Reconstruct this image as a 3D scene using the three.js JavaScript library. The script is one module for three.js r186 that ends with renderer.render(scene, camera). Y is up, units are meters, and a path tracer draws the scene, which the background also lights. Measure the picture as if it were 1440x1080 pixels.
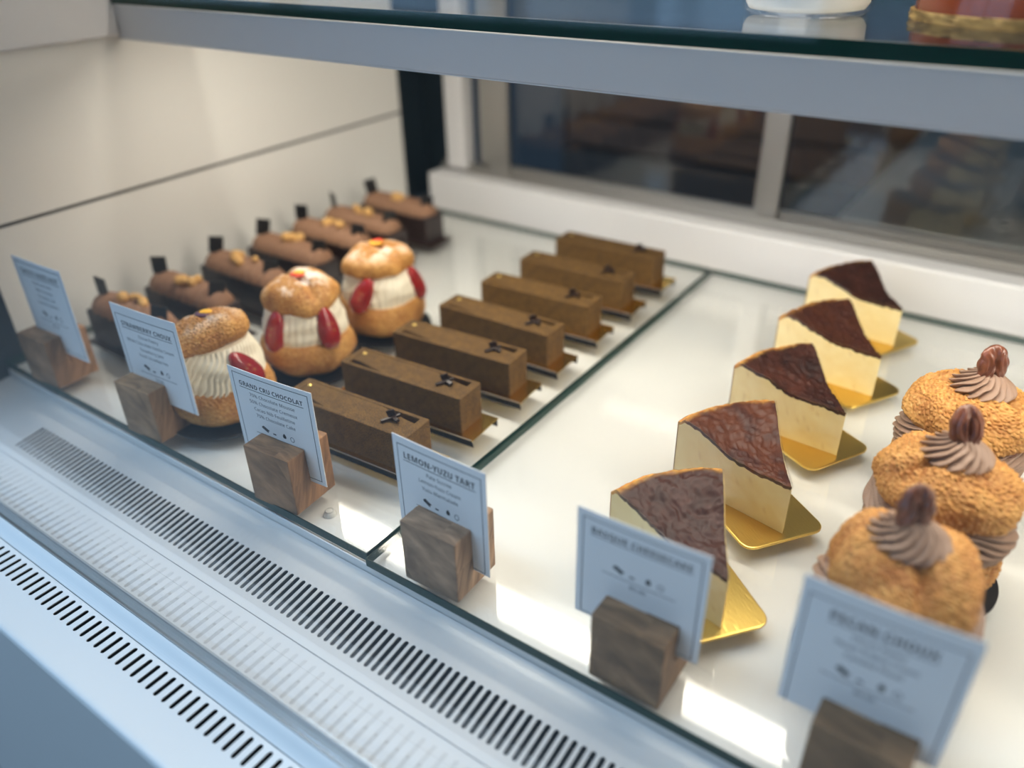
import * as THREE from 'three';
import { RoundedBoxGeometry } from 'three/addons/geometries/RoundedBoxGeometry.js';
import { mergeGeometries } from 'three/addons/utils/BufferGeometryUtils.js';
import { ImprovedNoise } from 'three/addons/math/ImprovedNoise.js';
import { RectAreaLightUniformsLib } from 'three/addons/lights/RectAreaLightUniformsLib.js';

// ---------------------------------------------------------------- camera, light, exposure
RectAreaLightUniformsLib.init();
const scene = new THREE.Scene();
scene.background = new THREE.Color(0x05070a);
const renderer = new THREE.WebGLRenderer({ antialias: true });
renderer.toneMapping = THREE.LinearToneMapping;
renderer.toneMappingExposure = 1.0;
renderer.shadowMap.enabled = true;

const camera = new THREE.PerspectiveCamera(51.6, 4 / 3, 0.01, 30);
camera.position.set(0.2789, 0.33, 0.2372);
camera.rotation.set(-0.54073, 0.62206, -0.02202, 'YXZ');
camera.focus = 0.487;
camera.userData.fStop = 2.6;
scene.add(camera);

const LED_COLOR = new THREE.Color().setRGB(1.0, 0.92, 0.79);
const DAY_COLOR = new THREE.Color().setRGB(0.38, 0.65, 1.0);
const TOP_COLOR = new THREE.Color().setRGB(0.5, 0.73, 1.0);
const LED_POWER = 20, UPPER_POWER = 11, DAY_POWER = 0.7, TOP_POWER = 17;

// strip lamp under the upper shelf
const led = new THREE.RectAreaLight(LED_COLOR, LED_POWER, 1.2, 0.03);
led.position.set(0.27, 0.2495, -0.205); led.rotation.x = -Math.PI / 2; scene.add(led);
// strip lamp under the canopy, over the upper shelf
const upper = new THREE.RectAreaLight(LED_COLOR, UPPER_POWER, 1.2, 0.03);
upper.position.set(0.27, 0.491, -0.24); upper.rotation.x = -Math.PI / 2; scene.add(upper);
// daylight through the shop window
const day = new THREE.RectAreaLight(DAY_COLOR, DAY_POWER, 2.9, 2.4);
day.position.set(-1.75, 1.25, 2.0); day.rotation.set(0, 0, 0); scene.add(day);
// cool ceiling panel above the customers' side
const top = new THREE.RectAreaLight(TOP_COLOR, TOP_POWER, 1.6, 0.6);
top.position.set(-0.95, 2.58, 0.95); top.rotation.x = -Math.PI / 2; scene.add(top);

// ---------------------------------------------------------------- helpers
function mulberry(a) { return () => { a |= 0; a = a + 0x6D2B79F5 | 0; let t = Math.imul(a ^ a >>> 15, 1 | a); t = t + Math.imul(t ^ t >>> 7, 61 | t) ^ t; return ((t ^ t >>> 14) >>> 0) / 4294967296; }; }
const perlin = new ImprovedNoise();
const N = (x, y, z) => perlin.noise(x, y, z);
const fbm = (x, y, z, o = 4) => { let s = 0, a = 0.5; for (let i = 0; i < o; i++) { s += a * N(x, y, z); x *= 2.03; y *= 2.03; z *= 2.03; a *= 0.5; } return s; };
const hash3 = (i, j, k) => { let h = Math.imul(i, 374761393) + Math.imul(j, 668265263) + Math.imul(k, 2147483647 - 1013904222) | 0; h = Math.imul(h ^ h >>> 13, 1274126177); return ((h ^ h >>> 16) >>> 0) / 4294967296; };
function worley(x, y, z) {            // distances to the nearest and second nearest seed, and the nearest seed's own number
  const X = Math.floor(x), Y = Math.floor(y), Z = Math.floor(z); let a = 9, b = 9, id = 0;
  for (let i = -1; i < 2; i++) for (let j = -1; j < 2; j++) for (let k = -1; k < 2; k++) {
    const p = X + i, q = Y + j, r = Z + k;
    const dx = p + hash3(p, q, r) - x, dy = q + hash3(p + 57, q, r) - y, dz = r + hash3(p, q + 91, r) - z;
    const d = Math.sqrt(dx * dx + dy * dy + dz * dz);
    if (d < a) { b = a; a = d; id = hash3(p, q, r + 13); } else if (d < b) b = d;
  }
  return [a, b, id];
}
const clamp = (x, a = 0, b = 1) => Math.min(b, Math.max(a, x));
const sstep = (a, b, x) => { const t = clamp((x - a) / (b - a)); return t * t * (3 - 2 * t); };
const mix = (a, b, t) => a + (b - a) * t;
const mix3 = (a, b, t) => [mix(a[0], b[0], t), mix(a[1], b[1], t), mix(a[2], b[2], t)];
const lin = (r, g, b) => new THREE.Color().setRGB(r, g, b);
function M(color, roughness = 0.6, o = {}) {
  return new THREE.MeshPhysicalMaterial({ color: color instanceof THREE.Color ? color : lin(...color), roughness, metalness: 0, ...o });
}
const taken = {};
function numbered(name) { const n = taken[name] = (taken[name] ?? -1) + 1; return n ? `${name}_${String(n).padStart(3, '0')}` : name; }
function shade(o) { o.castShadow = true; o.receiveShadow = true; return o; }
function thing(name, label, category, [x, y, z] = [0, 0, 0], turn = 0, group) {
  const o = new THREE.Group(); o.name = numbered(name); o.position.set(x, y, z); o.rotation.y = turn;
  o.userData = { label, category }; if (group) o.userData.group = group; scene.add(o); return o;
}
function part(name, geo, mat, parent, label) {
  const m = shade(new THREE.Mesh(geo, mat)); m.name = name; if (label) m.userData.label = label; parent.add(m); return m;
}
function lone(name, geo, mat, label, category, group) {
  const m = shade(new THREE.Mesh(geo, mat)); m.name = numbered(name); m.userData = { label, category }; if (group) m.userData.group = group; scene.add(m); return m;
}
function structure(name, geo, mat, label) {
  const m = shade(new THREE.Mesh(geo, mat)); m.name = name; m.userData = { kind: 'structure', label }; scene.add(m); return m;
}
const box = (x0, x1, y0, y1, z0, z1) => new THREE.BoxGeometry(x1 - x0, y1 - y0, z1 - z0).translate((x0 + x1) / 2, (y0 + y1) / 2, (z0 + z1) / 2);
const rbox = (x0, x1, y0, y1, z0, z1, r, s = 3) => new RoundedBoxGeometry(x1 - x0, y1 - y0, z1 - z0, s, r).translate((x0 + x1) / 2, (y0 + y1) / 2, (z0 + z1) / 2);
const merge = (...g) => mergeGeometries(g.map(x => { const y = x.index ? x.toNonIndexed() : x; for (const k of Object.keys(y.attributes)) if (!['position', 'normal', 'uv'].includes(k)) y.deleteAttribute(k); return y; }));
// a grid surface; f(u, v) gives a point, col(u, v, p) a linear colour; closed round u if wanted
function surf(nu, nv, f, { closed = false, col } = {}) {
  const P = [], U = [], C = [], I = [];
  for (let j = 0; j <= nv; j++) for (let i = 0; i <= nu; i++) {
    const u = i / nu, v = j / nv, p = f(closed && i === nu ? 0 : u, v); P.push(...p); U.push(u, v); if (col) C.push(...col(closed && i === nu ? 0 : u, v, p));
  }
  for (let j = 0; j < nv; j++) for (let i = 0; i < nu; i++) { const a = j * (nu + 1) + i, b = a + 1, c = a + nu + 1, d = c + 1; I.push(a, c, b, b, c, d); }
  const g = new THREE.BufferGeometry();
  g.setAttribute('position', new THREE.Float32BufferAttribute(P, 3)); g.setAttribute('uv', new THREE.Float32BufferAttribute(U, 2));
  if (col) g.setAttribute('color', new THREE.Float32BufferAttribute(C, 3));
  g.setIndex(I); g.computeVertexNormals();
  if (closed) { const n = g.attributes.normal; for (let j = 0; j <= nv; j++) { const a = j * (nu + 1), b = a + nu; const v = new THREE.Vector3(n.getX(a) + n.getX(b), n.getY(a) + n.getY(b), n.getZ(a) + n.getZ(b)).normalize(); n.setXYZ(a, v.x, v.y, v.z); n.setXYZ(b, v.x, v.y, v.z); } }
  return g;
}
function paint(geo, f) {              // vertex colours from position
  const p = geo.attributes.position, C = [];
  for (let i = 0; i < p.count; i++) C.push(...f(p.getX(i), p.getY(i), p.getZ(i)));
  geo.setAttribute('color', new THREE.Float32BufferAttribute(C, 3)); return geo;
}
function tex(w, h, f, srgb = true, rep) {
  const d = new Uint8Array(w * h * 4);
  for (let y = 0; y < h; y++) for (let x = 0; x < w; x++) { const c = f(x / w, y / h); const k = (y * w + x) * 4; d[k] = c[0] * 255; d[k + 1] = c[1] * 255; d[k + 2] = c[2] * 255; d[k + 3] = 255; }
  const t = new THREE.DataTexture(d, w, h); t.magFilter = THREE.LinearFilter; t.minFilter = THREE.LinearFilter; t.wrapS = t.wrapT = THREE.RepeatWrapping;
  if (srgb) t.colorSpace = THREE.SRGBColorSpace; if (rep) t.repeat.set(...rep); t.needsUpdate = true; return t;
}

// ---------------------------------------------------------------- materials
const enamel = M([0.8, 0.8, 0.78], 0.3, { clearcoat: 0.3, clearcoatRoughness: 0.15 });
const deckWhite = M([0.82, 0.815, 0.79], 0.42);
const sideWhite = M([0.86, 0.85, 0.81], 0.3);
const frameWhite = M([0.78, 0.78, 0.79], 0.35);
const metal = M([0.42, 0.41, 0.39], 0.38, { metalness: 0.85 });
const darkMetal = M([0.1, 0.095, 0.09], 0.45, { metalness: 0.5 });
const black = M([0.008, 0.008, 0.009], 0.5);
const tealDark = M([0.012, 0.022, 0.03], 0.35);
const pane = M([1, 1, 1], 0, { transmission: 1, thickness: 0, ior: 1.5 });
const greenPane = M([0.99, 0.996, 0.992], 0.05, { transmission: 1, thickness: 0, ior: 1.5 });
const greenEdge = M([0.003, 0.04, 0.028], 0.3, { specularIntensity: 0.4 });
const ledGlow = M([0.9, 0.9, 0.9], 0.5, { emissive: LED_COLOR, emissiveIntensity: 4 });

// ---------------------------------------------------------------- the shop around the case
const FLOOR_Y = -0.95;
structure('floor', box(-4, 3.4, FLOOR_Y - 0.1, FLOOR_Y, -2.7, 2.3), M([0.25, 0.24, 0.23], 0.5), 'grey shop floor around the pastry case');
structure('ceiling', box(-4, 3.4, 2.7, 2.8, -2.7, 2.3), M([0.35, 0.35, 0.35], 0.8), 'pale shop ceiling');
structure('wall_left', box(-4, -3.9, FLOOR_Y, 2.7, -2.7, 2.3), M([0.2, 0.21, 0.22], 0.8), 'grey side wall of the shop');
structure('wall_right', box(3.3, 3.4, FLOOR_Y, 2.7, -2.7, 2.3), M([0.2, 0.2, 0.2], 0.8), 'grey side wall of the shop');
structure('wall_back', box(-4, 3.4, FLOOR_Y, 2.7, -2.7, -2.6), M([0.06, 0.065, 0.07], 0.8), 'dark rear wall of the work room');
structure('wall_front', merge(box(-4, -3.25, FLOOR_Y, 2.7, 2.1, 2.3), box(-0.25, 3.4, FLOOR_Y, 2.7, 2.1, 2.3), box(-3.25, -0.25, FLOOR_Y, 0.0, 2.1, 2.3), box(-3.25, -0.25, 2.5, 2.7, 2.1, 2.3)), M([0.2, 0.2, 0.2], 0.8), 'shop front wall round the window');
{
  const w = new THREE.Group(); w.name = 'window_1'; w.userData = { kind: 'structure', label: 'tall shop window full of blue daylight' }; scene.add(w);
  part('sky_pane', box(-3.25, -0.25, 0.0, 2.5, 2.16, 2.18), M([0.2, 0.2, 0.2], 0.5, { emissive: DAY_COLOR, emissiveIntensity: 0.9 }), w);
  for (const x of [-3.23, -2.25, -1.25, -0.27]) part('mullion', box(x - 0.035, x + 0.035, 0.0, 2.5, 2.06, 2.15), darkMetal, w);
  part('transom', box(-3.25, -0.25, -0.02, 0.04, 2.05, 2.15), darkMetal, w);
  const l = thing('ceiling_light', 'cool white ceiling panel light above the customer side', 'ceiling light', [-0.95, 2.7, 0.95]);
  part('housing', box(-0.83, 0.83, -0.1, 0, -0.33, 0.33), M([0.7, 0.7, 0.7], 0.5), l);
  part('panel', box(-0.8, 0.8, -0.108, -0.1, -0.3, 0.3), M([0.8, 0.8, 0.8], 0.5, { emissive: TOP_COLOR, emissiveIntensity: 2 }), l);
}

// ---------------------------------------------------------------- display case
const WX = -0.436, RX = 0.92, DECK = -0.010;
const dc = thing('display_case', 'white enamel refrigerated pastry display case with slotted front ledge and sliding rear doors', 'display case');
// slotted sheet: strip from s0 to s1 along a slope, with rounded slots from a to b
function slotted(x0, x1, s0, s1, a, b, pitch, w, xs, xe, theta, y0, z0) {
  const sh = new THREE.Shape([[x0, s0], [x1, s0], [x1, s1], [x0, s1]].map(p => new THREE.Vector2(...p)));
  const r = w / 2;
  for (let x = xs; x < xe; x += pitch) {
    const h = new THREE.Path(); h.moveTo(x - r, a + r); h.lineTo(x - r, b - r); h.absarc(x, b - r, r, Math.PI, 0, true); h.lineTo(x + r, a + r); h.absarc(x, a + r, r, 0, Math.PI, true); sh.holes.push(h);
  }
  const g = new THREE.ExtrudeGeometry(sh, { depth: 0.0006, bevelEnabled: false, curveSegments: 5 });
  const c = Math.cos(theta), s = Math.sin(theta);
  g.applyMatrix4(new THREE.Matrix4().makeBasis(new THREE.Vector3(1, 0, 0), new THREE.Vector3(0, -s, c), new THREE.Vector3(0, -c, -s)).setPosition(0, y0, z0));
  return g;
}
const TH = 8 * Math.PI / 180, LY = -0.016;
const slope = s => [LY - Math.sin(TH) * s, Math.cos(TH) * s];   // [y, z] on the ledge
part('deck_panel', box(WX, RX, DECK - 0.002, DECK, -0.62, -0.0015), deckWhite, dc);
part('deck_lip', rbox(WX, RX, LY - 0.004, DECK, -0.0035, -0.0005, 0.001), enamel, dc);
part('front_ledge', slotted(WX, RX, 0, 0.0575, 0.0243, 0.0488, 0.0052, 0.0029, -0.334, 0.9, TH, LY, 0), enamel, dc);
{
  const [y1, z1] = slope(0.0578), [y2, z2] = slope(0.0668);
  const seg = (s0, s1, dy) => { const g = box(WX, RX, -0.0012, 0, 0, s1 - s0); g.rotateX(TH); const [y, z] = slope(s0); g.translate(0, y + dy, z); return g; };
  part('ledge_strip', seg(0.0578, 0.0672, -0.0006), enamel, dc);
  part('inner_panel', seg(0.0675, 0.0885, -0.0002), enamel, dc);
}
const GY = slope(0.088)[0], GZ = 0.0915;
part('glass_channel', merge(rbox(WX - 0.03, RX, GY - 0.02, GY + 0.0025, 0.0873, 0.0888, 0.0005), rbox(WX - 0.03, RX, GY - 0.02, GY + 0.001, 0.0945, 0.0955, 0.0004), box(WX - 0.03, RX, GY - 0.02, GY - 0.004, 0.0885, 0.095)), metal, dc, 'brushed metal channel that holds the front glass');
part('front_glass', box(WX, RX, GY - 0.003, 0.52, GZ - 0.003, GZ + 0.003), pane, dc, 'clear upright front pane of the case');
part('outer_trim', (() => { const s = new THREE.Shape(); s.moveTo(0.0957, GY + 0.0005); s.bezierCurveTo(0.0985, GY - 0.001, 0.1, GY - 0.005, 0.1035, -0.0352); s.lineTo(0.1035, -0.039); s.lineTo(0.0957, -0.039); return new THREE.ExtrudeGeometry(s, { depth: RX - WX + 0.03, bevelEnabled: false, curveSegments: 8 }).rotateY(-Math.PI / 2).translate(RX, 0, 0); })(), enamel, dc);
part('outer_grille', slotted(WX - 0.03, RX, 0.104, 0.1405, 0.1065, 0.1205, 0.00735, 0.003, -0.44, 0.9, 0, -0.0355, 0), enamel, dc);
part('front_face', (() => { const s = new THREE.Shape(); s.moveTo(0.1405, -0.0355); s.bezierCurveTo(0.1435, -0.0355, 0.1445, -0.037, 0.1448, -0.04); s.lineTo(0.1448, -0.3); s.lineTo(0.1405, -0.3); return new THREE.ExtrudeGeometry(s, { depth: RX - WX + 0.03, bevelEnabled: false, curveSegments: 8 }).rotateY(-Math.PI / 2).translate(RX, 0, 0); })(), enamel, dc);
part('vent_cavity', merge(box(WX, RX, -0.075, -0.07, -0.002, 0.14), box(WX, RX, -0.07, LY - 0.0045, -0.004, -0.002), box(WX, RX, -0.07, GY - 0.021, 0.0885, 0.095), box(WX, RX, -0.07, -0.04, 0.138, 0.14)), black, dc, 'black air duct below the slots');
part('plinth', box(WX - 0.03, RX, FLOOR_Y, -0.08, -0.62, 0.138), enamel, dc);
// left side: two panels with a black gasket between
part('side_panel', box(WX - 0.012, WX, DECK, 0.1085, -0.53, -0.018), sideWhite, dc);
part('side_panel', box(WX - 0.012, WX, 0.1115, 0.5, -0.53, -0.018), sideWhite, dc);
part('gasket', box(WX - 0.011, WX - 0.0006, 0.1085, 0.1115, -0.53, -0.018), black, dc, 'thin black gasket line on the side panel');
part('side_rail', rbox(WX, WX + 0.006, 0.2405, 0.29, -0.18, 0.085, 0.002), frameWhite, dc);
part('end_frame', merge(box(WX - 0.03, WX - 0.001, -0.05, 0.52, -0.018, 0.0945), box(WX - 0.03, WX - 0.013, DECK, 0.5, -0.6, -0.018)), tealDark, dc, 'dark end frame of the case');
part('right_panel', box(RX, RX + 0.012, -0.08, 0.52, -0.62, 0.138), sideWhite, dc);
part('canopy', box(WX - 0.03, RX + 0.012, 0.5, 0.54, -0.62, 0.1), frameWhite, dc);
part('canopy_diffuser', box(-0.335, 0.875, 0.4915, 0.4998, -0.256, -0.224), ledGlow, dc, 'glowing strip light under the canopy');
// rear
part('rear_curb', rbox(-0.405, RX, DECK, 0.037, -0.566, -0.538, 0.004), frameWhite, dc);
part('door_track', merge(box(-0.405, RX, 0.03, 0.04, -0.585, -0.566), box(-0.405, RX, 0.036, 0.045, -0.5745, -0.5725), box(-0.405, RX, 0.036, 0.045, -0.5845, -0.5825)), metal, dc);
part('corner_post', rbox(-0.394, -0.364, DECK, 0.5, -0.59, -0.566, 0.003), frameWhite, dc);
part('corner_fill', box(-0.46, -0.394, DECK, 0.5, -0.605, -0.59), tealDark, dc);
for (const [x0, x1, z, post] of [[-0.345, 0.04, -0.5795, 1], [0.012, 0.5, -0.589, 0], [0.47, 0.9, -0.5795, 1]]) {
  const d = part('sliding_door', mergeGeometries([box(x0, x0 + 0.024, 0.041, 0.48, z - 0.004, z + 0.004), box(x1 - 0.022, x1, 0.041, 0.48, z - 0.004, z + 0.004), box(x0, x1, 0.041, 0.05, z - 0.004, z + 0.004), box(x0, x1, 0.47, 0.48, z - 0.004, z + 0.004)]), metal, dc);
  part('pane', box(x0 + 0.02, x1 - 0.02, 0.048, 0.472, z - 0.002, z + 0.002), pane, d);
}
part('door_stile', rbox(-0.325, -0.297, 0.04, 0.48, -0.575, -0.567, 0.001), metal, dc);
// lamp housing under the upper shelf
part('lamp_housing', merge(rbox(WX, RX, 0.2385, 0.2655, -0.187, -0.18, 0.0015), box(WX, RX, 0.262, 0.2655, -0.25, -0.186)), frameWhite, dc, 'pale lamp housing under the upper shelf');
part('light_diffuser', box(-0.335, RX - 0.04, 0.2502, 0.2612, -0.221, -0.189), ledGlow, dc, 'glowing strip light');
part('housing_lip', box(WX, RX, 0.2379, 0.2387, -0.1865, -0.1802), M([0.85, 0.85, 0.85], 0.4), dc, 'thin white lower lip');

// glass shelves
function shelf(label, x0, x1, y0, y1, z0, z1) {
  const t = thing('glass_shelf', label, 'shelf', [x0, y0, z1]);
  const w = x1 - x0, h = y1 - y0, d = z1 - z0;
  part('pane', merge(new THREE.PlaneGeometry(w, d).rotateX(-Math.PI / 2).translate(w / 2, h, -d / 2), new THREE.PlaneGeometry(w, d).rotateX(Math.PI / 2).translate(w / 2, 0, -d / 2)), greenPane, t);
  part('polished_edge', box(0, w, 0, h, -0.0008, 0), greenEdge, t, 'dark green polished glass edge');
  part('polished_edge', box(0, 0.0007, 0, h, -d, -0.0008), greenEdge, t);
  part('polished_edge', box(w - 0.0007, w, 0, h, -d, -0.0008), greenEdge, t);
  part('polished_edge', box(0, w, 0, h, -d, -d + 0.0008), greenEdge, t);
  return t;
}
shelf('lower glass shelf under the chocolate bars and strawberry choux', WX + 0.002, -0.001, -0.006, 0, -0.517, 0);
shelf('lower glass shelf under the cheesecake slices and pecan choux', 0.001, RX - 0.01, -0.006, 0, -0.517, 0.003);
shelf('upper glass shelf with thick green edge above the lamp housing', WX + 0.007, RX - 0.01, 0.266, 0.2745, -0.5, -0.178);
{
  const b = thing('rubber_bumper', 'small clear round bumper under the glass beside the chocolate card holder', 'bumper', [-0.0555, DECK, -0.021]);
  part('dome', new THREE.LatheGeometry([[0, 0.0038], [0.002, 0.0036], [0.0032, 0.003], [0.0042, 0.0016], [0.0045, 0]].map(p => new THREE.Vector2(...p)), 24), M([0.75, 0.74, 0.7], 0.2, { clearcoat: 1 }), b);
  part('ring', new THREE.TorusGeometry(0.0025, 0.0005, 8, 24).rotateX(Math.PI / 2).translate(0, 0.0034, 0), M([0.55, 0.55, 0.52], 0.3), b);
}

// ---------------------------------------------------------------- work room behind the doors
{
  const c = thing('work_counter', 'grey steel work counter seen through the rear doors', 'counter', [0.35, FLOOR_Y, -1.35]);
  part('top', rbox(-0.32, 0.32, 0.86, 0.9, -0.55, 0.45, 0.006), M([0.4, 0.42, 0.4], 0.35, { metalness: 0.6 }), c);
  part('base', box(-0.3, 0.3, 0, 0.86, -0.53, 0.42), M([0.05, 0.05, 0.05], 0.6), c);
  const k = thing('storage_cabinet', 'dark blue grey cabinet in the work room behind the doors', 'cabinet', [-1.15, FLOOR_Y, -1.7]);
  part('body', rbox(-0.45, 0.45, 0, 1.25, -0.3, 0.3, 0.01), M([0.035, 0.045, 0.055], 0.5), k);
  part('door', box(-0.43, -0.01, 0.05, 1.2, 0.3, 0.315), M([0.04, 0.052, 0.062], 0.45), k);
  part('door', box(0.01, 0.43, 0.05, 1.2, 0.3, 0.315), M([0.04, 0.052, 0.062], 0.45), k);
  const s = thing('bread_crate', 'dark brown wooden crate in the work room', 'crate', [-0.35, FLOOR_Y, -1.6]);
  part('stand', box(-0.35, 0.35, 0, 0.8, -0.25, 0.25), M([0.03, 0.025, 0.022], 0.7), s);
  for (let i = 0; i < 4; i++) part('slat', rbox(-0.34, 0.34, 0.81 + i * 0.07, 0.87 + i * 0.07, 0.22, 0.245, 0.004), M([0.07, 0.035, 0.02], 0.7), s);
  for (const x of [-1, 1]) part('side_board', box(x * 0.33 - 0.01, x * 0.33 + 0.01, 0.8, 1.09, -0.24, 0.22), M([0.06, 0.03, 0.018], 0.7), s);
}

// ---------------------------------------------------------------- card holders and cards
const woodTex = (seed, a, b) => tex(128, 128, (u, v) => {
  const g = fbm(u * 2.2 + seed, v * 16 + 0.8 * N(u * 3, v * 2, seed), seed, 4), f = N(u * 8, v * 90, seed + 4);
  const t = clamp(0.5 + g * 1.1 + f * 0.18); return mix3(a, b, t);
});
const woods = [[1.3, [0.48, 0.36, 0.25], [0.77, 0.59, 0.44]], [5.1, [0.49, 0.37, 0.26], [0.79, 0.62, 0.45]], [9.7, [0.44, 0.32, 0.21], [0.74, 0.55, 0.38]], [14.2, [0.48, 0.38, 0.29], [0.77, 0.63, 0.50]], [19.9, [0.42, 0.32, 0.22], [0.66, 0.52, 0.38]], [24.4, [0.42, 0.32, 0.22], [0.64, 0.51, 0.37]]]
  .map(a => M([1, 1, 1], 0.62, { map: woodTex(...a) }));
function holderGeo(w, h, d) {
  const s = new THREE.Shape(); const f = -0.0135, k = 0.0022;     // slot front edge, width
  s.moveTo(0, 0); s.lineTo(0, h); s.lineTo(f, h); s.lineTo(f - 0.001, h - 0.024); s.lineTo(f - 0.001 - k, h - 0.024); s.lineTo(f - k, h); s.lineTo(-d, h); s.lineTo(-d, 0); s.closePath();
  const g = new THREE.ExtrudeGeometry(s, { depth: w - 0.0016, bevelEnabled: true, bevelSize: 0.0008, bevelThickness: 0.0008, bevelSegments: 2 });
  g.translate(0, 0, -(w - 0.0016) / 2).rotateY(-Math.PI / 2);   // shape x (depth) -> world z
  const uv = g.attributes.uv, p = g.attributes.position; for (let i = 0; i < uv.count; i++) uv.setXY(i, (p.getY(i) * 0.6 + p.getX(i)) * 22 + 0.3, (p.getZ(i) + p.getY(i) * 0.35) * 14);
  return g;
}
const serif = 'serif', sans = 'sans-serif';
function cardTex(title, lines, price, opt = {}) {
  const W = 512, H = 560, c = document.createElement('canvas'); c.width = W; c.height = H; const x = c.getContext('2d');
  x.fillStyle = '#f3f4f4'; x.fillRect(0, 0, W, H);
  x.strokeStyle = '#3c4248'; x.lineWidth = 4; x.strokeRect(26, 26 + (opt.drop || 0), W - 52, H - 50);
  x.fillStyle = '#15181c'; x.textAlign = 'center';
  let s = 46; x.font = `bold ${s}px ${sans}`; while (x.measureText(title).width > 400) { s--; x.font = `bold ${s}px ${sans}`; }
  const y0 = 92 + (opt.drop || 0); x.fillText(title, W / 2, y0); const tw = x.measureText(title).width; x.fillRect(W / 2 - tw / 2, y0 + 9, tw, 3.5);
  x.font = `27px ${sans}`; x.fillStyle = '#22262b';
  lines.forEach((l, i) => x.fillText(l, W / 2, y0 + 52 + i * 40));
  const yi = y0 + 52 + Math.max(lines.length, opt.min || 2) * 40 + 18;
  x.fillStyle = '#101215';                         // small allergen marks
  const wheat = (px, py) => { for (let i = 0; i < 4; i++) { x.beginPath(); x.ellipse(px + i * 9, py + i * 5, 8, 4.5, 0.9, 0, 7); x.fill(); x.beginPath(); x.ellipse(px + i * 9 + 6, py + i * 5 - 8, 8, 4.5, -0.3, 0, 7); x.fill(); } };
  const drop = (px, py) => { x.beginPath(); x.moveTo(px, py - 16); x.bezierCurveTo(px + 16, py, px + 12, py + 14, px, py + 14); x.bezierCurveTo(px - 12, py + 14, px - 16, py, px, py - 16); x.fill(); };
  wheat(W / 2 - 96, yi); x.fillRect(W / 2 - 34, yi + 12, 20, 8); drop(W / 2 + 40, yi + 4); x.lineWidth = 3; x.beginPath(); x.ellipse(W / 2 + 88, yi + 8, 11, 14, 0, 0, 7); x.stroke();
  x.fillStyle = '#30353a'; x.fillRect(110, yi + 42, W - 220, 3); x.font = `27px ${sans}`; x.fillText(price, W / 2, yi + 80);
  const t = new THREE.CanvasTexture(c); t.colorSpace = THREE.SRGBColorSpace; t.anisotropy = 8; return t;
}
const paper = M([0.88, 0.89, 0.9], 0.7);
const cardSpecs = [
  { hx: -0.366, hturn: 0.06, cx: -0.349, w: 0.068, y0: 0.026, h: 0.078, turn: 0.03, word: 'the price card beside the side panel', tx: cardTex('CHOCO HAZELNUT', ['Hazelnut Praline', 'Milk Chocolate', 'Chocolate Cake', 'Roasted Hazelnut'], '$9.50'), name: 'white price card beside the side panel, before the chocolate hazelnut cakes' },
  { hx: -0.2265, hturn: 0.07, cx: -0.213, w: 0.07, y0: 0.025, h: 0.073, turn: 0.06, word: 'the STRAWBERRY CHOUX card', tx: cardTex('STRAWBERRY CHOUX', ['Choux Pastry', 'White Chocolate Vanilla Cream', 'Strawberry Jam', 'Fresh Strawberries'], '$9.00', { drop: 30 }), name: 'white price card reading STRAWBERRY CHOUX' },
  { hx: -0.082, hturn: 0.08, cx: -0.086, w: 0.071, y0: 0.0165, h: 0.07, turn: 0.07, word: 'the GRAND CRU CHOCOLAT card', tx: cardTex('GRAND CRU CHOCOLAT', ['70% Chocolate Mousse', '50% Chocolate Cremeux', 'Cacao Nib Feuilletine', '70% Chocolate Cake'], '$9.50'), name: 'white price card reading GRAND CRU CHOCOLAT' },
  { hx: 0.0495, hturn: 0.02, cx: 0.0475, w: 0.065, y0: 0.0125, h: 0.072, turn: -0.02, word: 'the LEMON-YUZU TART card', tx: cardTex('LEMON-YUZU TART', ['Pate Sucree', 'Lemon-Yuzu Cream', 'Yuzu Marmalade'], '$8.50', { drop: 14 }), name: 'white price card reading LEMON-YUZU TART' },
  { hx: 0.171, hturn: 0, cx: 0.1675, w: 0.066, y0: 0.0215, h: 0.068, turn: 0.03, word: 'the BASQUE CHEESECAKE card', tx: cardTex('BASQUE CHEESECAKE', [], '$9.00', { drop: 10, min: 1.6 }), name: 'white price card reading BASQUE CHEESECAKE' },
  { hx: 0.275, hturn: -0.02, cx: 0.2705, w: 0.0645, y0: 0.029, h: 0.0735, turn: 0.02, word: 'the card before the pecan choux', tx: cardTex('PECAN CHOUX', ['Choux Pastry', 'Pecan Praline Cream', 'Candied Pecan'], '$9.50', { drop: 34 }), name: 'white price card standing before the pecan choux' },
];
cardSpecs.forEach((s, i) => {
  const h = lone('card_holder', holderGeo(0.0385, 0.0405, 0.0345), woods[i], `walnut block holding ${s.word}`, 'card holder', 'wooden card holders along the glass front');
  h.position.set(s.hx, 0, -0.001); h.rotation.y = s.hturn;
  const g = new THREE.BoxGeometry(s.w, s.h, 0.0005, 12, 1, 1); const p = g.attributes.position;
  for (let k = 0; k < p.count; k++) p.setZ(k, p.getZ(k) + [0.0004, 0.0006, 0.0008, 0.0004, 0.0006, 0.0012][i] * (1 - Math.pow(p.getX(k) / s.w * 2, 2)) * (p.getY(k) > 0 ? 1 : 0.15)); g.computeVertexNormals();
  const face = M([1, 1, 1], 0.6, { map: s.tx });
  const c = lone('price_card', g, [paper, paper, paper, paper, face, paper], s.name, 'price card', 'price cards in wooden holders');
  c.position.set(s.cx, s.y0 + s.h / 2, -0.0162); c.rotation.y = s.turn;
});

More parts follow.
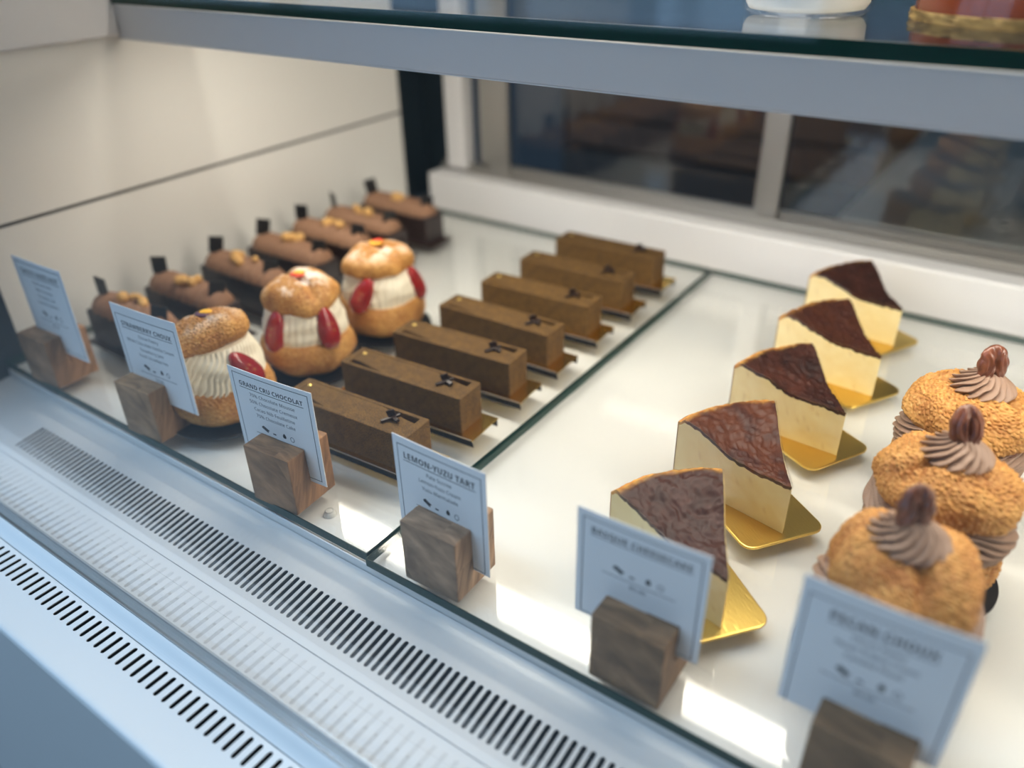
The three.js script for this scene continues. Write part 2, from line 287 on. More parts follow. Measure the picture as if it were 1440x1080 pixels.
// ---------------------------------------------------------------- cocoa-dusted chocolate bars
const ORD = ['first', 'second', 'third', 'fourth', 'fifth', 'sixth', 'seventh'];
const velvet = (() => { const m = tex(256, 256, (u, v) => { const t = clamp(0.5 + 1.3 * N(u * 90, v * 90, 3) + 0.6 * fbm(u * 9, v * 9, 8, 3)); return mix3([0.23, 0.155, 0.05], [0.5, 0.365, 0.15], t); }, true, [16, 16]); return M([1, 1, 1], 0.82, { map: m, bumpMap: tex(128, 128, (u, v) => { const k = 0.5 + 0.5 * N(u * 60, v * 60, 1); return [k, k, k]; }, false, [30, 30]), bumpScale: 0.0002 }); })();
const darkChoc = M([0.02, 0.009, 0.006], 0.3, { clearcoat: 0.2 });
const gold = M([0.83, 0.55, 0.12], 0.24, { metalness: 1 });
const goldLeaf = M([0.95, 0.72, 0.22], 0.3, { metalness: 1 });
const navyCard = M([0.008, 0.009, 0.013], 0.7, { specularIntensity: 0.3 });
const paperEdge = M([0.4, 0.4, 0.4], 0.7);
function planar(g, k = 1) { const p = g.attributes.position, n = g.attributes.normal, U = []; for (let i = 0; i < p.count; i++) { const a = Math.abs(n.getX(i)), b = Math.abs(n.getY(i)), c = Math.abs(n.getZ(i)); b >= a && b >= c ? U.push(p.getX(i) * k, p.getZ(i) * k) : a > c ? U.push(p.getZ(i) * k, p.getY(i) * k) : U.push(p.getX(i) * k, p.getY(i) * k); } g.setAttribute('uv', new THREE.Float32BufferAttribute(U, 2)); return g; }
const BL = 0.111, BW = 0.0268, BH = 0.0285;
const barBody = (() => {
  const rim = new THREE.Shape(); const a = BL / 2, b = BW / 2, r = 0.0012;
  rim.moveTo(-a + r, -b); rim.lineTo(a - r, -b); rim.quadraticCurveTo(a, -b, a, -b + r); rim.lineTo(a, b - r); rim.quadraticCurveTo(a, b, a - r, b); rim.lineTo(-a + r, b); rim.quadraticCurveTo(-a, b, -a, b - r); rim.lineTo(-a, -b + r); rim.quadraticCurveTo(-a, -b, -a + r, -b);
  const ia = a - 0.0062, ib = b - 0.0032; const low = new THREE.ExtrudeGeometry(rim, { depth: BH - 0.007, bevelEnabled: false }).rotateX(-Math.PI / 2);
  const top = rim.clone(); const h = new THREE.Path(); h.moveTo(-ia, -ib); h.lineTo(-ia, ib); h.lineTo(ia, ib); h.lineTo(ia, -ib); h.closePath(); top.holes.push(h);
  const up = new THREE.ExtrudeGeometry(top, { depth: 0.0064, bevelEnabled: true, bevelSize: 0.0006, bevelOffset: -0.0006, bevelThickness: 0.0006, bevelSegments: 2 }).rotateX(-Math.PI / 2).translate(0, BH - 0.007, 0);
  return planar(merge(low, up), 1);
})();
const barTwist = planar((() => {
  const ia = BL / 2 - 0.0058, ib = BW / 2 - 0.003;
  const hgt = (x, z) => { const t = x / ia; const tilt = (t < 0 ? -1 : 1) * sstep(0.18, 1, Math.abs(t)); const side = z / ib * (tilt > 0 ? -1 : 1); const e0 = 1.06 - 0.62 * Math.abs(tilt); return BH - 0.0004 - 0.0064 * sstep(e0, e0 + 0.22, side); };   // front edge sinks at the left end, rear edge at the right end
  return surf(70, 48, (u, v) => { const x = (u * 2 - 1) * ia, z = (v * 2 - 1) * ib; return [x, hgt(x, z), z]; });
})(), 1);
function makeBar(label) {
  const t = thing('chocolate_bar_cake', label, 'chocolate cake', [0, 0, 0], 0, 'cocoa-dusted chocolate bars in a row');
  part('body', barBody, velvet, t); part('twisted_top', barTwist, velvet, t);
  part('gold_leaf', new THREE.IcosahedronGeometry(0.0016, 1).scale(1.2, 0.35, 1).translate(-0.0475, BH - 0.0002, -0.006), goldLeaf, t, 'small fleck of gold leaf');
  const a = part('chocolate_shard', rbox(-0.007, 0.007, 0, 0.0018, -0.0012, 0.0012, 0.0004).rotateZ(0.12).rotateY(0.95), darkChoc, t, 'black chocolate shard'); a.position.set(0.0335, BH + 0.0008, 0.0005);
  const b = part('chocolate_shard', rbox(-0.0055, 0.0055, 0, 0.0022, -0.0014, 0.0014, 0.0004).rotateX(0.3).rotateY(-0.35), darkChoc, t); b.position.set(0.035, BH + 0.0006, -0.001);
  const c = part('chocolate_shard', rbox(-0.003, 0.003, 0, 0.006, -0.0008, 0.0008, 0.0003).rotateZ(0.35).rotateY(0.4), darkChoc, t); c.position.set(0.033, BH + 0.0004, -0.0025);
  return t;
}
// folded gilt card tray: gold top, dark skirt at the front, tongue at the right end
const BRD = 0.0074;
function makeTray(label) {
  const t = thing('gilt_card_tray', label, 'cake board', [0, 0, 0], 0, 'gilt card trays under the chocolate bars');
  part('gold_top', box(-0.0625, 0.0675, BRD - 0.0006, BRD, -0.0165, 0.0175), gold, t, 'shiny gold card');
  part('skirt', (() => { const g = box(-0.0625, 0.0665, -BRD, 0, -0.0005, 0); g.rotateX(0.25); return g.translate(0, BRD, 0.0176); })(), navyCard, t, 'dark folded front edge');
  part('skirt', box(-0.0625, 0.0665, 0, BRD - 0.0006, -0.0165, -0.016), navyCard, t);
  part('cut_edge', box(-0.0625, 0.0665, BRD - 0.0002, BRD + 0.0001, 0.0174, 0.0177), paperEdge, t, 'pale cut edge');
  return t;
}
const barZ = [-0.0765, -0.1335, -0.1925, -0.2495, -0.311, -0.3745, -0.439], barTurn = [0.055, 0.06, 0.07, 0.02, 0.05, 0.045, 0.025];
barZ.forEach((z, i) => {
  const tr = makeTray(`gilt card tray under the ${ORD[i]} chocolate bar from the glass front edge`); tr.position.set(-0.081, 0, z); tr.rotation.y = barTurn[i];
  const b = makeBar(`${ORD[i]} cocoa-dusted chocolate bar from the glass front edge`); b.position.set(-0.081, BRD, z); b.rotation.y = barTurn[i];
});

// ---------------------------------------------------------------- Basque cheesecake slices on gold boards
const custard = M([1, 1, 1], 0.5, { vertexColors: true, sheen: 0.2 });
const burnt = M([1, 1, 1], 0.5, { vertexColors: true, specularIntensity: 0.55, clearcoat: 0.05, clearcoatRoughness: 0.3 });
const film = M([0.99, 0.99, 0.99], 0.0, { transmission: 1, thickness: 0, ior: 1.4 });
const brushedGold = M([0.78, 0.55, 0.14], 0.28, { metalness: 1, bumpMap: tex(256, 64, (u, v) => { const k = 0.5 + 0.5 * N(u * 6, v * 70, 2); return [k, k, k]; }, false, [2, 2]), bumpScale: 0.00012 });
function makeSlice(label, half, R, seed, brown) {
  const t = thing('cheesecake_slice', label, 'cheesecake', [0, 0, 0], 0, 'cheesecake slices on gold boards');
  const top = (r, a) => { const q = r / R, x = r * Math.cos(a), z = r * Math.sin(a);
    return 0.0335 + 0.0125 * sstep(0.35, 0.97, q) - 0.0035 * sstep(0.94, 1, q) * 1.0 + 0.0022 * fbm(x * 60 + seed, z * 60, seed, 3) * sstep(0, 0.2, q); };
  const wob = a => R * (1 + 0.02 * N(a * 4, seed, 1));
  const rough = (r, a) => { const x = r * Math.cos(a), z = r * Math.sin(a); const w = 1 - Math.abs(N(x * 190 + seed, z * 150, seed)) * 2; return 0.0016 * (0.55 * w * w + 0.7 * fbm(x * 260, z * 260, seed + 3, 3)); };
  const A = v => (v * 2 - 1) * half;
  const yel = (x, y, z) => { const n = fbm(x * 120, y * 160, z * 120 + seed, 3); const speck = N(x * 420, y * 420, z * 420 + seed) > 0.55 ? 0.25 : 0; return mix3(mix3([0.83, 0.66, 0.3], [0.9, 0.78, 0.44], clamp(0.5 + n)), [0.5, 0.26, 0.08], speck); };
  const gs = [];
  gs.push(surf(26, 16, (u, v) => { const a = A(v), r = u * wob(a); return [r * Math.cos(a), top(r, a), -r * Math.sin(a)]; }));
  for (const sgn of [-1, 1]) gs.push(surf(40, 10, (u, v) => { const a = sgn * half, r = (sgn > 0 ? u : 1 - u) * wob(a); return [r * Math.cos(a), (1 - v) * top(r, a), -r * Math.sin(a)]; }));
  gs.push(surf(24, 6, (u, v) => { const a = A(1 - u), r = wob(a); return [r * Math.cos(a) * (1 - 0.02 * v), (1 - v) * top(r, a), -r * Math.sin(a) * (1 - 0.02 * v)]; }));
  gs.push(surf(4, 16, (u, v) => { const a = A(1 - v), r = u * wob(a); return [r * Math.cos(a), 0, -r * Math.sin(a)]; }));
  part('filling', paint(merge(...gs), yel), custard, t, 'pale yellow custard filling');
  const tone = (r, a) => { const q = r / R, x = r * Math.cos(a), z = r * Math.sin(a); const n = fbm(x * 70, z * 70, seed + 9, 3), f = N(x * 300, z * 300, seed);
    let c = mix3([0.018, 0.007, 0.006], [0.06, 0.018, 0.011], clamp(0.45 + n * 1.3 + f * 0.35)); c = mix3(c, [0.16, 0.045, 0.015], clamp(brown * sstep(0.25, -0.1, n) * 0.5));
    return mix3(c, mix3([0.5, 0.19, 0.035], [0.75, 0.42, 0.1], clamp(0.5 + f)), sstep(0.9 + 0.05 * n, 0.985, q)); };
  const nr = 70, na = 52, lift = 0.0009;
  const crust = [surf(nr, na, (u, v) => { const a = A(v), r = (0.004 + 0.996 * u) * wob(a); return [r * Math.cos(a), top(r, a) + lift + rough(r, a), -r * Math.sin(a)]; }, { col: (u, v) => tone(u * R, A(v)) })];
  for (const sgn of [-1, 1]) crust.push(surf(nr, 2, (u, v) => { const a = sgn * half, uu = sgn > 0 ? u : 1 - u, r = (0.004 + 0.996 * uu) * wob(a); return [r * Math.cos(a) + 0.00012 * Math.sin(half), top(r, a) + lift + rough(r, a) - v * (0.0022 + 0.001 * N(r * 300, sgn, seed)), -r * Math.sin(a) - sgn * 0.00015]; }, { col: (u, v) => tone((sgn > 0 ? u : 1 - u) * R, sgn * half) }));
  crust.push(surf(40, 8, (u, v) => { const a = A(1 - u), r = wob(a) + 0.0006; return [r * Math.cos(a), (top(wob(a), a) + lift) * (1 - v * 0.97) , -r * Math.sin(a)]; }, { col: (u, v) => mix3([0.7, 0.36, 0.09], [0.42, 0.15, 0.03], clamp(v * 2 + 0.6 * N(u * 20, v * 8, seed))) }));
  const cg = crust.map(g => g.toNonIndexed()); part('burnt_crust', mergeGeometries(cg), burnt, t, 'wrinkled dark caramelised top');
  const fg = [-1, 1].map(sgn => surf(10, 1, (u, v) => { const a = sgn * half, r = u * (R + 0.001); return [r * Math.cos(a) + 0.0002, v * (top(r * 0.98, a) + 0.0032), -r * Math.sin(a) - sgn * 0.0009]; }));
  part('acetate_film', merge(...fg), film, t, 'clear film against the cut sides');
  return t;
}
function makeGoldBoard(label) {
  const s = new THREE.Shape(); const a = -0.0045, b = 0.088, w = 0.0275, r = 0.0085;
  s.moveTo(a + r, -w); s.lineTo(b - r, -w); s.quadraticCurveTo(b, -w, b, -w + r); s.lineTo(b, w - r); s.quadraticCurveTo(b, w, b - r, w); s.lineTo(a + r, w); s.quadraticCurveTo(a, w, a, w - r); s.lineTo(a, -w + r); s.quadraticCurveTo(a, -w, a + r, -w);
  const g = new THREE.ExtrudeGeometry(s, { depth: 0.0012, bevelEnabled: true, bevelSize: 0.0006, bevelThickness: 0.0004, bevelSegments: 2, curveSegments: 10 }).rotateX(-Math.PI / 2).translate(0, 0.0004, 0);
  const uv = g.attributes.uv; for (let i = 0; i < uv.count; i++) uv.setXY(i, uv.getX(i) * 14, uv.getY(i) * 14);
  return lone('gold_cake_board', g, brushedGold, label, 'cake board', 'gold boards under the cheesecakes');
}
const D2 = Math.PI / 180;
[[0.196, -0.062, 141, 0.2], [0.1985, -0.152, 143.5, 0.9], [0.2025, -0.2505, 151, 0.0], [0.203, -0.343, 150, 0.5], [0.1975, -0.437, 150, 0.1]].forEach(([x, z, a, br], i) => {
  const lab = ['slice partly behind the BASQUE CHEESECAKE card', 'second slice behind the BASQUE CHEESECAKE card, browned on one side', 'very dark third slice in the cheesecake row', 'fourth slice in the cheesecake row, second from the rear curb', 'slice closest to the white rear curb'][i];
  const b = makeGoldBoard(`gold card board under the ${['first', 'second', 'third', 'fourth', 'fifth'][i]} cheesecake from the glass front edge`); b.position.set(x, 0, z); b.rotation.y = a * D2;
  const s = makeSlice(`burnt Basque cheesecake: ${lab}`, 25.5 * D2, 0.0805, i * 7.3 + 1.7, br); s.position.set(x, 0.0021, z); s.rotation.y = a * D2;
});

// ---------------------------------------------------------------- choux pastries
const crumb = M([1, 1, 1], 0.62, { vertexColors: true });
const creamMat = c => M(c, 0.5, { sheen: 0.3, sheenRoughness: 0.6 });
const praline = creamMat([0.33, 0.21, 0.145]), vanilla = creamMat([0.86, 0.79, 0.62]);
const blackCard = M([0.006, 0.006, 0.007], 0.45);
// choux shell: closed surface; prof(v) -> [radius, height]
function shellGeo(prof, seed, o = {}) {
  const { nu = 300, nv = 120, crack = 0.0011, freq = 400, lump = 0.003, sugar = 0, tone = 0.5, squash = 0, split = 0 } = o;
  const shapeAt = (u, v) => { const th = u * Math.PI * 2, [r, y] = prof(v); const cx = Math.cos(th), sz = Math.sin(th); let k = 1 + squash * Math.cos(2 * th + seed) + lump / 0.036 * N(cx * 1.6 + seed, y * 45, sz * 1.6); const x = r * cx * k, z = r * sz * k; let yy = y + lump * 0.6 * N(x * 40 + seed, 1, z * 40);
    if (split) { const dd = Math.abs(z - 0.25 * x + 0.002 * N(x * 90, 0, seed)); yy -= split * Math.exp(-Math.pow(dd / 0.0035, 2)) * sstep(0.2, 0.9, 1 - v); }
    return [x, yy, z]; };
  const cells = (p) => { const w = worley(p[0] * freq + seed, p[1] * freq, p[2] * freq); return w; };
  return surf(nu, nv, (u, v) => { const p = shapeAt(u, v); const w = cells(p), e = clamp((w[1] - w[0]) * 2.2); const [r, y] = prof(v); const nx = Math.cos(u * Math.PI * 2), nz = Math.sin(u * Math.PI * 2), up = v < 0.5 ? 1 : -0.3; const d = crack * (e - 0.5) * (0.6 + 0.8 * w[2]); return [p[0] + nx * d * Math.min(1, r / 0.015), p[1] + up * d * 0.8, p[2] + nz * d * Math.min(1, r / 0.015)]; }, { closed: true, col: (u, v, p) => {
    const n = fbm(p[0] * 55 + seed, p[1] * 55, p[2] * 55, 3);
    let c = mix3([0.34, 0.115, 0.018], [0.64, 0.33, 0.085], clamp(tone + n * 1.1)); const fleck = N(p[0] * 520 + seed, p[1] * 520, p[2] * 520 - seed); c = mix3(c, [0.74, 0.47, 0.17], 0.45 * sstep(0.1, 0.5, fleck)); c = mix3(c, [0.27, 0.085, 0.013], 0.55 * sstep(0.1, 0.5, -fleck));
    if (sugar) c = mix3(c, [0.86, 0.76, 0.68], clamp(sugar * sstep(-0.1, 0.35, n + 0.25 * N(p[0] * 300, p[1] * 300, p[2] * 300)) * sstep(0.62, 0.15, v)));
    return c; } });
}
const domeProf = (R, H, under = 0.15) => v => { if (v < 0.74) { const a = v / 0.74 * Math.PI / 2; return [R * Math.pow(Math.sin(a), 0.85), H * Math.pow(Math.cos(a), 0.8)]; } const t = (v - 0.74) / 0.26; return [R * (1 - t) * (1 - 0) + 0, -under * R * Math.sin(Math.min(1, t * 4) * Math.PI / 2)]; };
const bunProf = (R, H) => v => { if (v < 0.2) { const t = v / 0.2; return [R * 0.9 * t, H * 0.93]; } const a = (v - 0.2) / 0.65; if (v < 0.85) { const ang = mix(0.55, -1.15, a); return [R * (0.08 + 0.92 * Math.cos(ang * 0.82)) , H * (0.52 + 0.46 * Math.sin(ang) / Math.sin(1.15) * (ang > 0 ? 1.55 : 1.1))]; } const t = (v - 0.85) / 0.15; return [R * (0.08 + 0.92 * Math.cos(1.15 * 0.82)) * (1 - t), Math.max(0, H * (0.52 - 0.46 * 1.1))]; };
// piped cream: profile with twisted star-nozzle ridges
function pipedGeo(prof, n, twist, amp, o = {}) {
  const { nu = 220, nv = 40, seed = 0, wave = 0 } = o;
  return surf(nu, nv, (u, v) => { const th = u * Math.PI * 2, [r, y] = prof(v); const ph = n / 2 * (th + twist * v + 0.12 * N(Math.cos(th) * 2 + seed, v * 3, Math.sin(th) * 2)); const k = r * (1 + amp * (Math.abs(Math.cos(ph)) - 0.62)) * (1 + wave * N(Math.cos(th) * 1.5 + seed, v * 4, Math.sin(th) * 1.5)); return [k * Math.cos(th), y, k * Math.sin(th)]; }, { closed: true });
}
function pecanGeo(seed) {
  return paint(surf(64, 40, (u, v) => {
    const a = u * Math.PI * 2, b = v * Math.PI, L = 0.0115, W = 0.0078, T = 0.0042; const s = Math.sin(b);
    let y = -Math.cos(b) * L, x = Math.cos(a) * s * W, z = Math.sin(a) * s * T; const front = z > 0 ? 1 : 0.35;
    const groove = Math.exp(-Math.pow(x / 0.0011, 2)); const rib = Math.sin(Math.abs(x) * 2300 + 3.2 * Math.sin(y * 330 + seed)) ; const k = 1 - front * (0.5 * groove * s) + 0.17 * rib * s + 0.12 * N(x * 260, y * 260, seed);
    z *= k; x *= 1 + 0.05 * N(y * 300, seed, 2) + 0.03 * Math.sin(y * 900 + seed); return [x, y, z]; }, { closed: true }), (x, y, z) => { const n = fbm(x * 200 + seed, y * 200, z * 200, 3); const g = Math.exp(-Math.pow(x / 0.0012, 2)); return mix3(mix3([0.09, 0.025, 0.012], [0.27, 0.09, 0.045], clamp(0.5 + n)), [0.12, 0.04, 0.02], g * 0.5); });
}
const pecanMat = M([1, 1, 1], 0.32, { vertexColors: true, clearcoat: 0.5, clearcoatRoughness: 0.2 });
const pecanA = pecanGeo(1), pecanB = pecanGeo(4.6);

const rosette = v => { const t = v; return [Math.max(0.0004, 0.0166 * Math.pow(1 - t, 0.62) * (0.82 + 0.35 * Math.sin(Math.min(1, t * 3.2) * Math.PI * 0.5))), 0.0155 * Math.pow(t, 0.85)]; };
const waist = (r0, r1, y0, y1) => v => [v < 0.02 || v > 0.98 ? 0.004 : mix(r0, r1, v) + 0.004 * Math.sin(v * Math.PI), mix(y0, y1, clamp(v))];
[
  { x: 0.2705, z: -0.2495, seed: 3.1, tone: 0.62, lean: [0.02, -0.03], pec: [0.15, 0.1], label: 'pecan choux closest to the white rear curb', split: 0.004, tw: 0.9 },
  { x: 0.272, z: -0.1675, seed: 8.4, tone: 0.6, lean: [0.05, -0.02], pec: [-0.1, 0.02], label: 'middle pecan choux of the three', split: 0.003, tw: -0.9 },
  { x: 0.268, z: -0.0865, seed: 15.2, tone: 0.45, lean: [0.04, 0.02], pec: [0.05, -0.1], label: 'pecan choux right behind its price card', split: 0.0035, tw: 0.7 },
].forEach((s, i) => {
  const bd = lone('black_board', new THREE.CylinderGeometry(0.0405, 0.0405, 0.0016, 60).translate(0, 0.0008, 0), blackCard, `round black card board under the ${s.label}`, 'cake board', 'black boards under the choux'); bd.position.set(s.x, 0, s.z);
  const t = thing('pecan_choux', s.label, 'choux pastry', [s.x, 0.0016, s.z], i * 1.1, 'pecan choux');
  part('bun_base', shellGeo(bunProf(0.0365, 0.037), s.seed, { tone: s.tone, lump: 0.003, freq: 400 }), crumb, t, 'golden crackled choux base');
  part('cream', pipedGeo(waist(0.034, 0.031, 0.029, 0.056), 22, s.tw * 2.4, 0.12, { seed: s.seed, wave: 0.06 }), praline, t, 'piped brown praline cream');
  const cap = part('bun_cap', shellGeo(domeProf(0.0358, 0.024), s.seed + 2.2, { tone: s.tone, split: s.split + 0.0015, lump: 0.0045, squash: 0.03, freq: 400 }), crumb, t, 'golden crackled choux lid');
  cap.position.y = 0.0565; cap.rotation.set(s.lean[0], 0, s.lean[1]);
  const ros = part('rosette', pipedGeo(rosette, 15, 1.5, 0.34, { seed: s.seed }), praline, t, 'piped star rosette'); ros.position.set(0.002, 0.0755, -0.001);
  const p = part('pecan_half', i % 2 ? pecanB : pecanA, pecanMat, t, 'glossy pecan half'); p.position.set(0.0035, 0.0945, -0.001); p.rotation.set(-0.25 + s.pec[0], 0.62 - i * 1.1, s.pec[1], 'YXZ'); p.scale.setScalar(1.12);
  for (let k = 0; k < 4; k++) { const a = k * 1.57 + 0.5 + i * 0.8; const q = part('pecan_half', k % 2 ? pecanA : pecanB, pecanMat, t); q.position.set(Math.cos(a) * 0.0305, 0.048, Math.sin(a) * 0.0305); q.rotation.set(0.2, Math.PI / 2 - a, 1.3, 'YXZ'); q.scale.setScalar(0.8); }
});

// strawberry choux
const berryGeo = paint(surf(48, 30, (u, v) => { const a = u * Math.PI * 2, s = Math.sin(v * Math.PI); const r = 0.0085 * Math.pow(s, 0.8) * (0.55 + 0.62 * v); return [Math.cos(a) * r, 0.014 * Math.cos(v * Math.PI), Math.sin(a) * r * 0.72]; }, { closed: true }), (x, y, z) => { const w = worley(x * 420, y * 300, z * 420); const n = fbm(x * 120, y * 120, z * 120, 2); const c = mix3([0.2, 0.004, 0.009], [0.38, 0.012, 0.012], clamp(0.5 + n)); return w[0] < 0.14 ? [0.45, 0.2, 0.06] : c; });
const berryMat = M([1, 1, 1], 0.25, { vertexColors: true, clearcoat: 0.6, clearcoatRoughness: 0.15 });
const petalGeo = new THREE.SphereGeometry(0.006, 20, 12).scale(1, 0.28, 0.7);
const petalY = M([0.95, 0.5, 0.03], 0.55), petalR = M([0.8, 0.07, 0.03], 0.55), petalP = M([0.14, 0.06, 0.1], 0.6);
[
  { x: -0.205, z: -0.057, seed: 21.5, lean: [0.02, 0.3], cap: [-0.002, 0.059, 0], berries: [[-0.1, 0.5], [1.9, 0.0], [4.0, 0]], label: 'strawberry choux with tilted lid right behind its card', sugar: 0.7, tw: 0.6, n: 44, pet: [petalP, petalY], tone: 0.55 },
  { x: -0.2035, z: -0.1445, seed: 33.3, lean: [0.03, -0.02], cap: [0, 0.0585, 0], berries: [[0.14, 0], [1.5, -0.1], [3.8, 0]], label: 'middle strawberry choux of the three', sugar: 1.0, tw: 0.1, n: 34, pet: [petalR, petalY], tone: 0.62 },
  { x: -0.199, z: -0.2305, seed: 44.8, lean: [-0.02, 0.03], cap: [0, 0.0585, 0], berries: [[1.3, -0.45], [-0.5, 0.3], [3.6, 0]], label: 'strawberry choux farthest behind its card', sugar: 1.0, tw: 0.15, n: 34, pet: [petalY, petalR], tone: 0.6 },
].forEach((s, i) => {
  const bd = lone('black_board', new THREE.CylinderGeometry(0.0425, 0.0425, 0.0016, 60).translate(0, 0.0008, 0), blackCard, `round black card board under the ${s.label}`, 'cake board', 'black boards under the choux'); bd.position.set(s.x, 0, s.z);
  const t = thing('strawberry_choux', s.label, 'choux pastry', [s.x, 0.0016, s.z], 0, 'strawberry choux');
  part('bun_base', shellGeo(bunProf(0.0385, 0.034), s.seed, { tone: s.tone, crack: 0.0006, lump: 0.003, freq: 400 }), crumb, t, 'golden choux base');
  part('cream', pipedGeo(waist(0.033, 0.0255, 0.026, 0.062), s.n, s.tw, i ? 0.025 : 0.06, { seed: s.seed, wave: 0.06 }), vanilla, t, 'piped white vanilla cream');
  for (const [a, tilt] of s.berries) { const b = part('strawberry_half', berryGeo, berryMat, t, 'glossy red strawberry half'); b.position.set(Math.cos(a) * 0.0325, 0.0435, Math.sin(a) * 0.0325); b.rotation.set(-0.22, Math.PI / 2 - a, tilt, 'YXZ'); b.scale.setScalar(1.25); }
  const cap = part('bun_cap', shellGeo(domeProf(0.0305, 0.021), s.seed + 1.7, { tone: s.tone, sugar: s.sugar, split: i ? 0.004 : 0.002, lump: 0.005, squash: 0.03, freq: 430, crack: i ? 0.0005 : 0.0011 }), crumb, t, 'choux lid dusted with icing sugar');
  cap.position.set(...s.cap); cap.rotation.set(s.lean[0], 0, s.lean[1]);
  const p = part('petal', petalGeo, s.pet[0], t, 'edible flower petal'); p.position.set(0, s.cap[1] + 0.0215, 0.0005); p.rotation.y = 0.5;
  const q = part('petal', petalGeo, s.pet[1], t); q.position.set(0.0005, s.cap[1] + 0.0228, -0.0015); q.rotation.y = 0.7; q.scale.setScalar(0.8);
});

// ---------------------------------------------------------------- chocolate hazelnut cakes along the side panel
const glaze = M([0.022, 0.011, 0.009], 0.38, { clearcoat: 0.3 });
const mousse = M([0.3, 0.16, 0.09], 0.7), nutMat = M([0.72, 0.42, 0.14], 0.6);
const brownBoard = M([0.03, 0.015, 0.012], 0.4);
const hzBody = (() => { const g = []; for (let i = 0; i < 13; i++) g.push(rbox(-0.0515 + i * 0.0079, -0.0515 + (i + 1) * 0.0079 + 0.0004, 0, 0.031, -0.0155, 0.0155, 0.0018, 2)); return merge(...g); })();
const hzTop = surf(120, 20, (u, v) => { const x = (u - 0.5) * 0.1, e = Math.sqrt(clamp(1 - Math.pow(Math.abs(u - 0.5) * 2, 10))); const sh = 0.72 + 0.28 * Math.abs(Math.sin(u * Math.PI * 9)); const a = v * Math.PI; return [x, 0.0305 + 0.0145 * Math.sin(a) * sh * e, Math.cos(a) * 0.0155 * (0.8 + 0.2 * sh) * e + 0.001 * Math.sin(u * 57)]; });
const nutGeo = new THREE.IcosahedronGeometry(0.005, 1), plateGeo = rbox(-0.0068, 0.0068, 0, 0.017, -0.0007, 0.0007, 0.0003, 1);
const hzZ = [-0.079, -0.136, -0.197, -0.256, -0.31, -0.358, -0.42];
hzZ.forEach((z, i) => {
  const rnd = mulberry(77 + i);
  const bd = lone('brown_board', rbox(-0.058, 0.06, 0, 0.002, -0.0195, 0.0195, 0.0008, 1), brownBoard, `dark board under the ${ORD[i]} chocolate hazelnut cake from the glass front edge`, 'cake board', 'dark boards under the hazelnut cakes'); bd.position.set(-0.347, 0, z);
  const t = thing('chocolate_hazelnut_cake', `${ORD[i]} chocolate hazelnut cake from the glass front edge, along the side panel`, 'chocolate cake', [-0.347, 0.002, z], 0.03 * (rnd() - 0.5), 'chocolate hazelnut cakes along the side panel');
  part('glazed_body', hzBody, glaze, t, 'dark chocolate body'); part('piped_mousse', hzTop, mousse, t, 'brown piped mousse');
  for (let k = 0; k < 5; k++) { const n = part('hazelnut_piece', nutGeo, nutMat, t, 'golden hazelnut piece'); n.position.set(-0.012 + rnd() * 0.03, 0.044 + rnd() * 0.004, (rnd() - 0.5) * 0.014); n.rotation.set(rnd() * 6, rnd() * 6, 0); n.scale.setScalar(0.6 + rnd() * 0.5); }
  const a = part('chocolate_plate', plateGeo, black, t, 'thin black chocolate plate'); a.position.set(-0.04, 0.042, 0.001); a.rotation.set(0.1 * rnd(), [0.1, 0.7, 0.95, 0.8, 0.5, -0.4, 0.9][i], (rnd() - 0.5) * 0.4, 'YXZ');
  const b = part('chocolate_plate', plateGeo, black, t); b.position.set(0.041, 0.036, 0.002); b.rotation.set(0, 0.3 + rnd(), -0.2, 'YXZ');
});

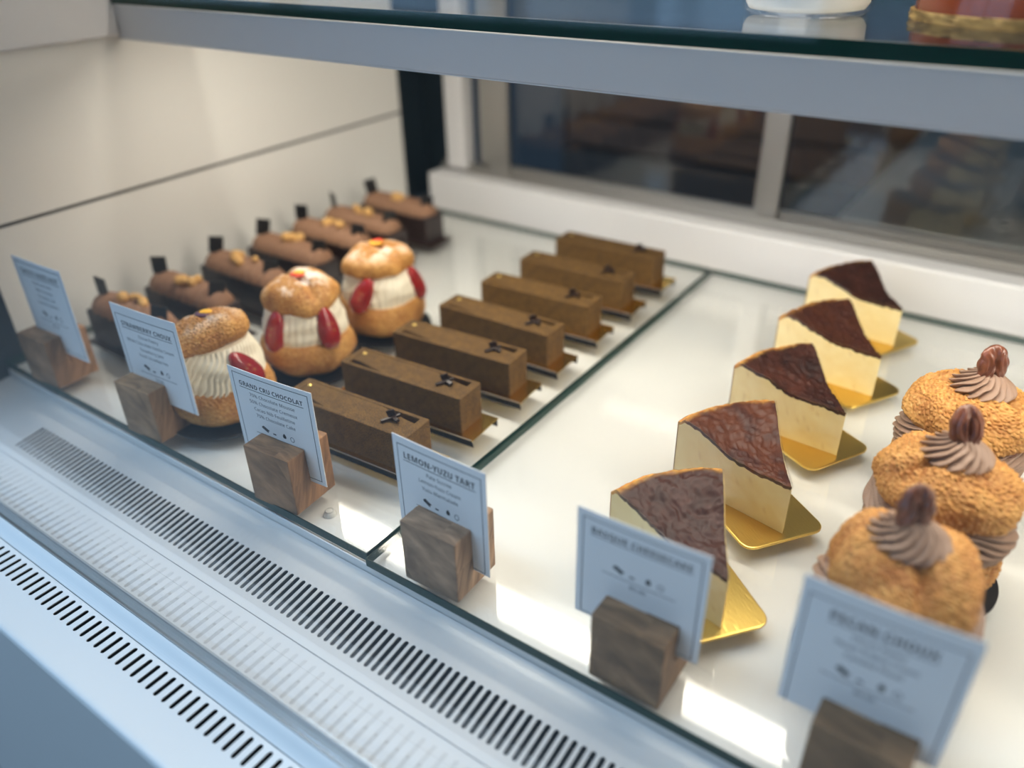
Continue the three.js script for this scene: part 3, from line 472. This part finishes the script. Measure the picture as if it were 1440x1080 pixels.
// ---------------------------------------------------------------- desserts on the upper shelf
{
  const t = thing('dessert_glass', 'small round glass cup of white and yellow dessert on the upper shelf', 'dessert', [0.128, 0.2745, -0.272]);
  const L = (pts) => new THREE.LatheGeometry(pts.map(p => new THREE.Vector2(...p)), 48);
  part('cup', L([[0, 0.0005], [0.033, 0.0005], [0.0355, 0.003], [0.037, 0.045]]), pane, t, 'clear glass cup');
  part('cream_layer', L([[0, 0.003], [0.032, 0.003], [0.034, 0.006], [0.0345, 0.019], [0, 0.021]]), M([0.85, 0.83, 0.76], 0.5), t);
  part('jelly_layer', L([[0, 0.021], [0.0346, 0.0195], [0.0352, 0.028], [0, 0.03]]), M([0.35, 0.33, 0.3], 0.4), t);
  for (let k = 0; k < 3; k++) { const m = part('fruit_piece', new THREE.IcosahedronGeometry(0.008, 2).scale(1, 0.6, 0.8), M([0.85, 0.5, 0.05], 0.4), t, 'yellow fruit piece'); m.position.set(-0.02 + k * 0.014, 0.033, 0.015 - k * 0.01); }
  const c = thing('glazed_loaf_cake', 'orange brown glazed cake with crumb base on the upper shelf', 'cake', [0.24, 0.2745, -0.275]);
  part('crumb_base', paint(surf(120, 16, (u, v) => { const a = u * Math.PI * 2; const r = v < 0.15 ? v / 0.15 : v > 0.85 ? (1 - v) / 0.15 : 1; const k = 1 + 0.04 * N(Math.cos(a) * 9, v * 9, Math.sin(a) * 9); return [Math.cos(a) * 0.056 * r * k, 0.0055 * (1 - clamp((v - 0.15) / 0.7)), Math.sin(a) * 0.04 * r * k]; }, { closed: true }), (x, y, z) => mix3([0.28, 0.17, 0.05], [0.62, 0.42, 0.15], clamp(0.5 + 1.4 * N(x * 160, y * 160, z * 160)))), crumb, c, 'rough crumb base');
  part('glaze_top', surf(90, 20, (u, v) => { const a = u * Math.PI * 2, b = v * Math.PI / 2; return [Math.cos(a) * 0.0545 * Math.pow(Math.sin(b), 0.5), 0.005 + 0.03 * Math.cos(b), Math.sin(a) * 0.0385 * Math.pow(Math.sin(b), 0.5)]; }, { closed: true }), M([0.3, 0.06, 0.015], 0.22, { clearcoat: 0.7 }), c, 'glossy orange brown glaze');
}

renderer.render(scene, camera);
